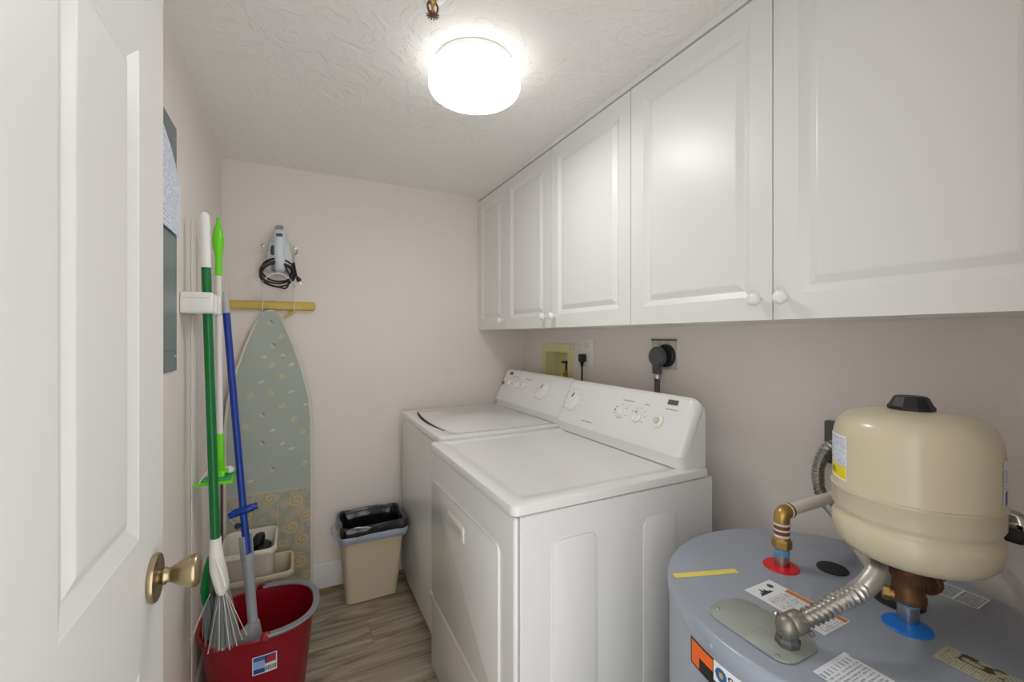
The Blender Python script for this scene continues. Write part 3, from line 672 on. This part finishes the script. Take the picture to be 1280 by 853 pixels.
obj('cloth_tab', lathe(NB(), [(.004, 0), (.018, .003), (.02, .014), (.012, .022), (.003, .025)], Matrix.Translation((-.223, 1.885, .8665)), 14), M_plast, t)
# blue mop standing in the bucket
t = thing('blue_mop', (-.135, 1.838, .19), 'wringer mop with blue handle and grey sleeve standing in the red bucket', 'mop')
E0, E1 = Vector((-.1335, 1.838, .205)), Vector((-.241, 1.925, 1.548))
def along(f): return E0+(E1-E0)*f
u_ = (E1-E0).normalized(); LEN = (E1-E0).length
obj('sleeve', lathe(NB(), [(.0165, 0), (.0165, .08), (.0185, .083), (.0185, .089), (.0165, .092), (.0165, .22), (.0195, .33), (.0215, .355), (.0205, .362), (.012, .362)], frame_to(E0, u_), 22), M_grey, t, 40)
obj('handle', tube(NB(), [along(f) for f in (.24, .4, .6, .8, .935)], .0122, 16), M_blue, t)
obj('end_cap', lathe(NB(), [(.0125, 0), (.014, .02), (.013, .045), (.009, .07), (.0035, .082)], frame_to(along(.933), u_), 18), mat('pale_grey_plastic', rgb(176, 178, 182), .4), t)
bb = along(.385)
bar = obj('wringer_lever', tube(NB(), spline([bb+Vector((-.043, .0, -.012)), bb+Vector((-.015, -.004, .0)), bb+Vector((.015, -.004, .006)), bb+Vector((.045, .0, .012))]), [.012]*4+[.0145]*17+[.012]*4, 12), M_blue, t)
obj('wringer_wire', tube(NB(), spline([bb+Vector((-.042, 0, -.015)), bb+Vector((-.034, 0, -.038)), bb+Vector((-.004, .004, -.058)), bb+Vector((.03, 0, -.034)), bb+Vector((.044, 0, .006))]), .0025, 8), M_steel, bar)
obj('wringer_knob', lathe(NB(), [(.004, -.009), (.010, -.004), (.010, .006), (.004, .011)], Matrix.Translation(bb+Vector((-.017, -.012, -.05))), 12), M_black, bar)
for s in (-1, 1): obj('sleeve_cheek', box(NB(), -.003, .003, -.012, .012, .34, .43, .0025, M=frame_to(E0, u_) @ Matrix.Translation((s*.0175, 0, 0))), M_grey, t)
obj('mop_foot', loft(NB(), [ell(E0+Vector((-.004, 0, .115)), .017, .017), ell(E0+Vector((-.02, -.008, .085)), .04, .022), ell(E0+Vector((-.03, -.008, .06)), .055, .03), ell(E0+Vector((-.03, -.008, -.01)), .055, .03)]), M_grey, t, 50)
# red bucket
BX, BY, BA, BB, BH = -.1225, 1.907, .2, .177, .312
def superell(a, b, n=2.5, N=56):
    out = []
    for k in range(N):
        th = 2*PI*k/N; c_, s_ = math.cos(th), math.sin(th)
        out.append((math.copysign(abs(c_)**(2/n), c_)*a, math.copysign(abs(s_)**(2/n), s_)*b))
    return out
def bring(f, z, off=0.): return [(BX+x_, BY+y_, z) for x_, y_ in superell(BA*f+off, BB*f+off)]
t = thing('red_bucket', (BX, BY, 0), 'dark red plastic mop bucket with grey bail handle resting on its rim', 'bucket')
bm = loft(NB(), [bring(.74, .004), bring(.76, 0.), bring(.78, .012), bring(.92, .27), bring(.935, .293), bring(.985, .296), bring(1., .302), bring(1., .309), bring(.99, .312), bring(.94, .309), bring(.91, .28), bring(.77, .016)])
tub = obj('tub', bm, M_red, t, 35)
rim = [Vector(p) for p in bring(.98, .3155)]
N = 56; idx = [k % N for k in range(-13, 15)]
hp = [rim[k] for k in idx]
bm = NB(); R = []
for i, p in enumerate(hp):
    tg = (hp[min(i+1, len(hp)-1)]-hp[max(i-1, 0)]).normalized(); sd = tg.cross(Vector((0, 0, 1)))
    R.append([p+sd*x_+Vector((0, 0, z_)) for x_, z_ in ((-.011, -.003), (.011, -.003), (.0125, .002), (.010, .007), (-.010, .007), (-.0125, .002))])
loft(bm, R); bail = obj('bail_handle', bm, mat('bail_grey', rgb(134, 136, 142), .4), t, 40)
for p in (hp[0], hp[-1]):
    obj('pivot_lug', lathe(NB(), [(.016, -.006), (.018, -.003), (.018, .004), (.014, .007), (.007, .007)], frame_to(p+Vector((-.006, 0, -.004)), (0, -1 if p.y < BY else 1, .15)), 18), M_red, t)
def buck_pt(u, z):
    f = .78+(z-.012)/(.27-.012)*(.92-.78); a_ = BA*f; b_ = BB*f; n_ = 2.5; xx = u-BX
    return (u, BY-b_*(1-abs(xx/a_)**n_)**(1/n_)-.0008, z)
def bsticker(s, q):
    if s < .04 or s > .96 or q < .05 or q > .95: return (222, 224, 230)
    if s < .5: return (40, 70, 140) if q < .3 else ((150, 176, 222) if q < .72 else (70, 96, 160))
    if q > .5: return (170, 40, 58) if (s > .6 and q < .85) else (60, 64, 110)
    return (60, 62, 70) if int(s*60) % 2 and .1 < q < .36 else (220, 222, 226)
printed('product_sticker', M_print, 50, 40, lambda s, q: buck_pt(-.137+.076*s, .176+.068*q), bsticker, tub)['label'] = 'small red, white and blue sticker'

# ------------------------------------------------------------------ bins by the ironing board
def bin_open(name, x0, x1, y0, y1, z0, z1, tx, ty, m, par, th=.004, rimw=.009, r=.03):
    """Tapered open bin; x0..y1 is the rim, tx/ty the inset of the base."""
    def rg(i, z, k): return [(x, y, z) for x, y in rrect(x0+tx*k+i, x1-tx*k-i, y0+ty*k+i, y1-ty*k-i, max(.008, r-.2*i), 5)]
    return obj(name, loft(NB(), [rg(.004, z0, 1), rg(0, z0+.006, 1), rg(rimw, z1-.022, .04), rg(0, z1-.020, 0), rg(0, z1-.004, 0), rg(.003, z1, 0), rg(rimw+th-.003, z1, 0), rg(rimw+th, z1-.006, .02), rg(th, z0+.012, 1)]), m, par, 40)
M_bge = mat('beige_plastic', rgb(204, 192, 164), .45); M_crm = mat('cream_plastic', rgb(216, 210, 196), .42)
t = thing('beige_tub', (-.16, 2.305, 0), 'beige rectangular tub on the floor holding the cream bin', 'storage bin')
bin_open('tub', -.306, -.008, 2.190, 2.415, 0., .302, .02, .015, M_bge, t, rimw=.012)
t = thing('cream_bin', (-.19, 2.3, .238), 'cream plastic bin stacked inside the beige tub', 'storage bin')
bn = bin_open('body', -.298, -.077, 2.168, 2.438, .238, .432, .016, .062, M_crm, t, r=.035)
obj('label_tab', box(NB(), -.165, -.105, 2.161, 2.1675, .416, .428, .002), M_crm, t)
t = thing('dustpan', (-.19, 2.29, .262), 'black plastic dustpan lying in the cream bin', 'dustpan')
bm = NB()
loft(bm, [ell((-.272, 2.235, .35), .012, .012, tilt=0), ell((-.235, 2.255, .372), .016, .015), ell((-.20, 2.275, .388), .018, .022), ell((-.175, 2.285, .40), .02, .03)])
obj('handle', bm, M_black, t, 60)
bm = NB(); prism(bm, [(-.20, 2.21), (-.112, 2.20), (-.104, 2.33), (-.135, 2.375), (-.19, 2.36)], Matrix.Translation((-.0, .012, .345)) @ Matrix.Rotation(.0, 4, 'X'), .055, .012)
obj('scoop', bm, M_black, t, 40)
bm = NB(); loft(bm, [ell((-.165, 2.33, .40), .03, .028), ell((-.155, 2.33, .425), .026, .024), ell((-.15, 2.33, .444), .018, .016)]); obj('brush_knob', bm, M_black, t, 60)
obj('blade', box(NB(), -.268, -.108, 2.225, 2.355, .252, .343, .008), M_black, t)
# waste basket by the washer
t = thing('waste_basket', (.355, 2.36, 0), 'beige slim waste basket lined with a black bag beside the washer', 'waste basket')
WZ = .405
def wr(f, z, i=0.):
    x0, x1 = .227+(.203-.227)*f, .484+(.512-.484)*f; y0, y1 = 2.312+(2.238-2.312)*f, 2.455+(2.478-2.455)*f
    return [(x, y, z) for x, y in rrect(x0+i, x1-i, y0+i, y1-i, .03, 6)]
obj('bin', loft(NB(), [wr(0, .003, .006), wr(0, .0, .012), wr(0, .006, .0), wr(.9, WZ-.02), wr(1, WZ-.018, -.004), wr(1, WZ, -.004), wr(1, WZ, .004), wr(.05, .012, .006)]), M_bge, t, 35)
t8 = thing('bin_liner', (.355, 2.36, .2), 'black plastic bag with blue-grey drawstring hem lining the waste basket', 'bin liner')
def crink(ring, amp, sd): return [tuple(Vector(p)+Vector((noise.noise(Vector(p)*46+Vector((sd*.15, 0, 0))), noise.noise(Vector(p)*46+Vector((0, sd*.15, 7))), noise.noise(Vector(p)*38+Vector((0, 3, sd*.15)))))*amp*1.9) for p in ring]
def fine(ring, n=6):
    out = []
    for a, b in zip(ring, ring[1:]+ring[:1]):
        for k in range(n): out.append(tuple(Vector(a)+(Vector(b)-Vector(a))*k/n))
    return out
rg = [crink(fine(wr(1.02, WZ-.035, -.007)), .004, 1), crink(fine(wr(1.05, WZ-.01, -.010)), .004, 2), crink(fine(wr(1.05, WZ+.012, -.008)), .005, 3), crink(fine(wr(1, WZ+.020, -.001)), .004, 4), crink(fine(wr(1, WZ+.014, .008)), .004, 5),
      crink(fine(wr(.9, WZ-.04, .012)), .010, 6), crink(fine(wr(.75, WZ-.1, .014)), .012, 7), crink(fine(wr(.5, WZ-.18, .02)), .014, 8), crink(fine(wr(.4, WZ-.2, .06)), .012, 9)]
obj('bag', loft(NB(), rg, False, True), mat('black_bag', rgb(24, 24, 27), .22, bump=.5, bscale=70, coat=.4), t8, 60)
rg = [crink(fine(wr(1.0, WZ-.058, -.008)), .004, 11), crink(fine(wr(1.0, WZ-.046, -.014)), .004, 12), crink(fine(wr(1.02, WZ-.032, -.014)), .004, 13), crink(fine(wr(1.02, WZ-.022, -.010)), .004, 14)]
obj('drawstring_hem', loft(NB(), rg, False, False), mat('blue_grey_hem', rgb(150, 164, 180), .4, bump=.4, bscale=90), t8, 60)
obj('tie_loop', tube(NB(), spline([(.195, 2.27, .365), (.165, 2.29, .385), (.158, 2.33, .40), (.175, 2.36, .41), (.195, 2.37, .40)]), .005, 8), MATS['blue_grey_hem'], t8)

# ------------------------------------------------------------------ ironing board, rail, iron
YO = 2.452
t = thing('ironing_board', (-.116, YO, .055), 'ironing board with sage green seashell cover standing upright on its tail', 'ironing board')
prof_r = [(.055, .19), (.10, .1955), (.46, .1955), (.84, .1945), (.95, .193), (1.06, .182), (1.19, .152), (1.33, .107), (1.42, .073), (1.47, .050), (1.495, .028), (1.506, .0)]
def halfw(z):
    for (a, wa), (b, wb) in zip(prof_r, prof_r[1:]):
        if a <= z <= b: return wa+(wb-wa)*(z-a)/(b-a)
    return 0.
zz = [.055+(1.5045-.055)*k/60 for k in range(61)]
sm = {z: sum(halfw(min(1.505, max(.056, z+d))) for d in (-.02, 0, .02))/3 for z in zz}
outl = [(-.116+sm[z], z) for z in zz]+[(-.116-sm[z], z) for z in zz[::-1]]
obj('board', prism(NB(), outl, basis((0, YO+.028, 0), (1, 0, 0), (0, 0, 1), (0, -1, 0)), .026, .006), mat('cover_hem', rgb(214, 210, 196), .85), t, 40)
random.seed(11)
SH = [(-.115, 1.44, 1), (-.066, 1.372, 2), (-.103, 1.325, 1), (-.14, 1.268, 3), (-.06, 1.27, 4), (-.108, 1.225, 2), (-.02, 1.228, 5), (-.062, 1.17, 6), (-.152, 1.145, 5), (-.11, 1.085, 6), (-.02, 1.09, 5), (-.062, 1.02, 2), (-.20, 1.08, 2), (-.01, .95, 2), (-.15, .98, 1), (-.105, .90, 5), (-.06, .83, 5), (-.02, .80, 5), (-.15, .84, 1), (-.106, .705, 1), (-.22, .93, 6), (-.25, .75, 2), (-.2, .66, 5), (.03, .88, 6), (.045, 1.02, 5), (.04, .72, 2)]
BR = [(-.115, .56, .03), (.005, .535, .036), (.05, .45, .03), (-.02, .40, .035), (.03, .33, .034), (-.06, .32, .03), (.02, .22, .036), (.05, .14, .03), (-.03, .13, .03), (-.22, .5, .034), (-.17, .4, .03)]
ZB = .595
def cover(x, z):
    zb = ZB+.0*x
    if abs(z-zb) < .005: return (186, 186, 166)
    if z > zb:
        base = (170, 180, 172)
        for sx, sz, kd in SH:
            dx, dz = x-sx, z-sz; r = math.hypot(dx, dz)
            if r > .02: continue
            if kd == 1:
                if r < .012: return (150, 132, 120) if dx+dz > .004 else (198, 192, 172)
            elif kd == 2:
                if r < .015 and (math.sin(math.atan2(dz, dx)*2+r*500) > -.1): return (206, 198, 158)
            elif kd == 3:
                if abs(dz) < .008-.5*abs(dx): return (208, 206, 190)
            elif kd == 4:
                if r < .012: return (170, 160, 146) if dz < 0 else (204, 196, 180)
            elif kd == 5:
                if abs(dz-.25*dx) < .007-.42*abs(dx): return (212, 206, 192)
            elif kd == 6:
                if .005 < r < .013: return (206, 196, 140)
        n = noise.noise(Vector((x*9, z*9, 0)))*4; return (base[0]+n, base[1]+n, base[2]+n)
    for sx, sz, rr in BR:
        dx, dz = x-sx, z-sz; r = math.hypot(dx, dz)
        if r < rr:
            ph = math.atan2(dz, dx)+r*330
            return (196, 184, 146) if math.sin(ph) > 0 else (174, 164, 136)
    gx, gz = (x+.3) % .11, z % .13
    if gx < .003 or gz < .003: return (190, 186, 168)
    n = noise.noise(Vector((x*22, z*22, 3)))
    return (186, 170, 150) if n > .25 else ((158, 162, 146) if n < -.1 else (172, 170, 152))
def bpos(s, q):
    z = .0565+(1.5035-.0565)*q; w = max(.002, halfw(z)-.006)
    e_ = abs(2*s-1)
    return (-.116+(2*s-1)*w, YO+.0012+(.003 if e_ > .97 or q > .995 or q < .004 else 0), z)
def bink(s, q):
    z = .0565+(1.5035-.0565)*q; return cover(-.116+(2*s-1)*max(.002, halfw(z)-.006), z)
printed('cover', M_fabric, 110, 400, bpos, bink, t)
for s in (-1, 1):
    obj('leg', tube(NB(), [(-.116+s*.10, 2.494, .02), (-.116+s*.08, 2.494, .7), (-.116+s*.05, 2.494, 1.2)], .008, 10), M_wire, t)
t = thing('wall_rail', (-.1, 2.48, 1.50), 'mustard yellow wooden rail on the back wall above the ironing board', 'wall rail')
M_must = mat('mustard_wood', rgb(204, 180, 86), .5, vary=.12, vscale=14)
obj('bar', box(NB(), -.296, .092, 2.488, YB-.0005, 1.506, 1.550, .011, 3), M_must, t)
obj('wedge', box(NB(), -.028, .028, -.006, .006, -.007, .007, .002, M=Matrix.Translation((-.028, 2.506, 1.487)) @ Matrix.Rotation(-.62, 4, 'Y')), M_must, t)
# wire iron holder
t = thing('iron_holder', (-.07, 2.5, 1.48), 'white wire iron holder screwed to the wall above the yellow rail', 'iron holder')
for s, x in ((-1, -.150), (1, -.006)):
    obj('wire', tube(NB(), spline([(x, 2.515, 1.83), (x, 2.512, 1.78), (x, 2.505, 1.66), (x, 2.492, 1.60), (x, 2.482, 1.555), (x, 2.479, 1.52), (x, 2.472, 1.503), (x, 2.460, 1.507)]), .0022, 8), M_wire, t)
    obj('screw_eye', lathe(NB(), [(.004, 0), (.009, .001), (.009, .004), (.004, .005)], frame_to((x, YB-.0005, 1.835), (0, -1, 0)), 14), M_steel, t)
obj('front_hoop', tube(NB(), spline([(-.150, 2.512, 1.635), (-.152, 2.46, 1.632), (-.143, 2.40, 1.640), (-.11, 2.362, 1.668), (-.078, 2.355, 1.676), (-.046, 2.362, 1.668), (-.013, 2.40, 1.640), (-.004, 2.46, 1.632), (-.006, 2.512, 1.635)]), .0034, 8), M_wire, t)
obj('side_hook', tube(NB(), spline([(-.150, 2.513, 1.80), (-.175, 2.512, 1.80), (-.195, 2.512, 1.805)]), .002, 8), M_wire, t)
obj('side_hook', tube(NB(), spline([(-.006, 2.513, 1.80), (.004, 2.50, 1.805), (.006, 2.49, 1.82)]), .003, 8), M_steel, t)
# iron
t = thing('clothes_iron', (-.072, 2.46, 1.69), 'pale blue and white clothes iron stored nose up in its wall holder', 'iron')
def iron_ring(z, w, y0, y1, n=24, e=2.6, sk=0.):
    out = []
    for k in range(n):
        th = 2*PI*k/n; c_, s_ = math.cos(th), math.sin(th)
        out.append((-.074+sk+math.copysign(abs(c_)**(2/e), c_)*w, (y0+y1)/2+math.copysign(abs(s_)**(2/e), s_)*(y1-y0)/2, z))
    return out
IS = [(1.694, .054), (1.70, .058), (1.74, .060), (1.79, .058), (1.83, .050), (1.865, .037), (1.89, .022), (1.906, .009)]
obj('soleplate', loft(NB(), [iron_ring(z, w, 2.497, 2.505) for z, w in IS]), M_steel, t, 40)
obj('body', loft(NB(), [iron_ring(z, w*.96, 2.496-d, 2.4965) for (z, w), d in zip(IS, (.05, .055, .055, .052, .05, .047, .04, .03))]), mat('pale_blue_plastic', rgb(212, 222, 224), .3), t, 50)
obj('heel', loft(NB(), [iron_ring(z, w, y0, 2.47) for z, w, y0 in ((1.692, .03, 2.405), (1.70, .036, 2.40), (1.72, .036, 2.405), (1.728, .03, 2.415))]), mat('grey_heel', rgb(140, 142, 144), .4), t, 50)
hnd = obj('handle', tube(NB(), spline([(-.07, 2.44, 1.71), (-.07, 2.40, 1.715), (-.071, 2.383, 1.75), (-.072, 2.378, 1.80), (-.072, 2.388, 1.86), (-.073, 2.41, 1.895), (-.074, 2.445, 1.895)], 6), [.025]*7+[.023]*6+[.023]*12+[.025]*12, 16), mat('handle_blue_white', rgb(214, 224, 230), .3), t, 60)
obj('dial', lathe(NB(), [(.017, 0), (.0185, .004), (.017, .009), (.008, .011)], frame_to((-.072, 2.392, 1.900), (0, -.75, .66)), 24), M_grey, hnd)
obj('display', prism(NB(), rrect(-.014, .014, -.008, .008, .003), basis((-.072, 2.3655, 1.864), (1, 0, 0), (0, .25, .97), (0, -.97, .25)), .002), M_dgrey, hnd)
obj('side_grip', lathe(NB(), [(.001, -.024), (.008, -.018), (.011, 0), (.008, .018), (.001, .024)], Matrix.Translation((-.104, 2.448, 1.80)) @ Matrix.Diagonal((1, .5, 1.15, 1)), 16), M_dgrey, t)
bm = NB()
cp = [(-.052, 2.41, 1.722), (-.05, 2.385, 1.728)]
random.seed(3)
for k in range(4*14):
    a = 2*PI*k/14-.6; rr = .068+.008*math.sin(k*.37); cp.append((-.077+rr*math.cos(a)*1.05, 2.388+.012*math.sin(a*.5+k*.11), 1.680+rr*math.sin(a)*(.80+.05*math.sin(k*.23))+.012*math.sin(k*.19)))
cp += [(-.012, 2.385, 1.735), (-.004, 2.385, 1.70), (.004, 2.385, 1.668)]
cord = obj('cord', tube(bm, spline(cp, 4), .0045, 7), M_black, t)
bm = NB(); lathe(bm, [(.004, 0), (.009, .008), (.012, .022), (.010, .028)], frame_to((.004, 2.385, 1.670), (.45, 0, -.9)), 12)
pl = obj('plug', bm, M_black, t)
for s in (-1, 1): obj('prong', box(NB(), -.001, .001, -.003, .003, .026, .044, M=frame_to((.004, 2.385, 1.670), (.45, 0, -.9)) @ Matrix.Translation((s*.0055, 0, 0))), M_steel, pl, 0)
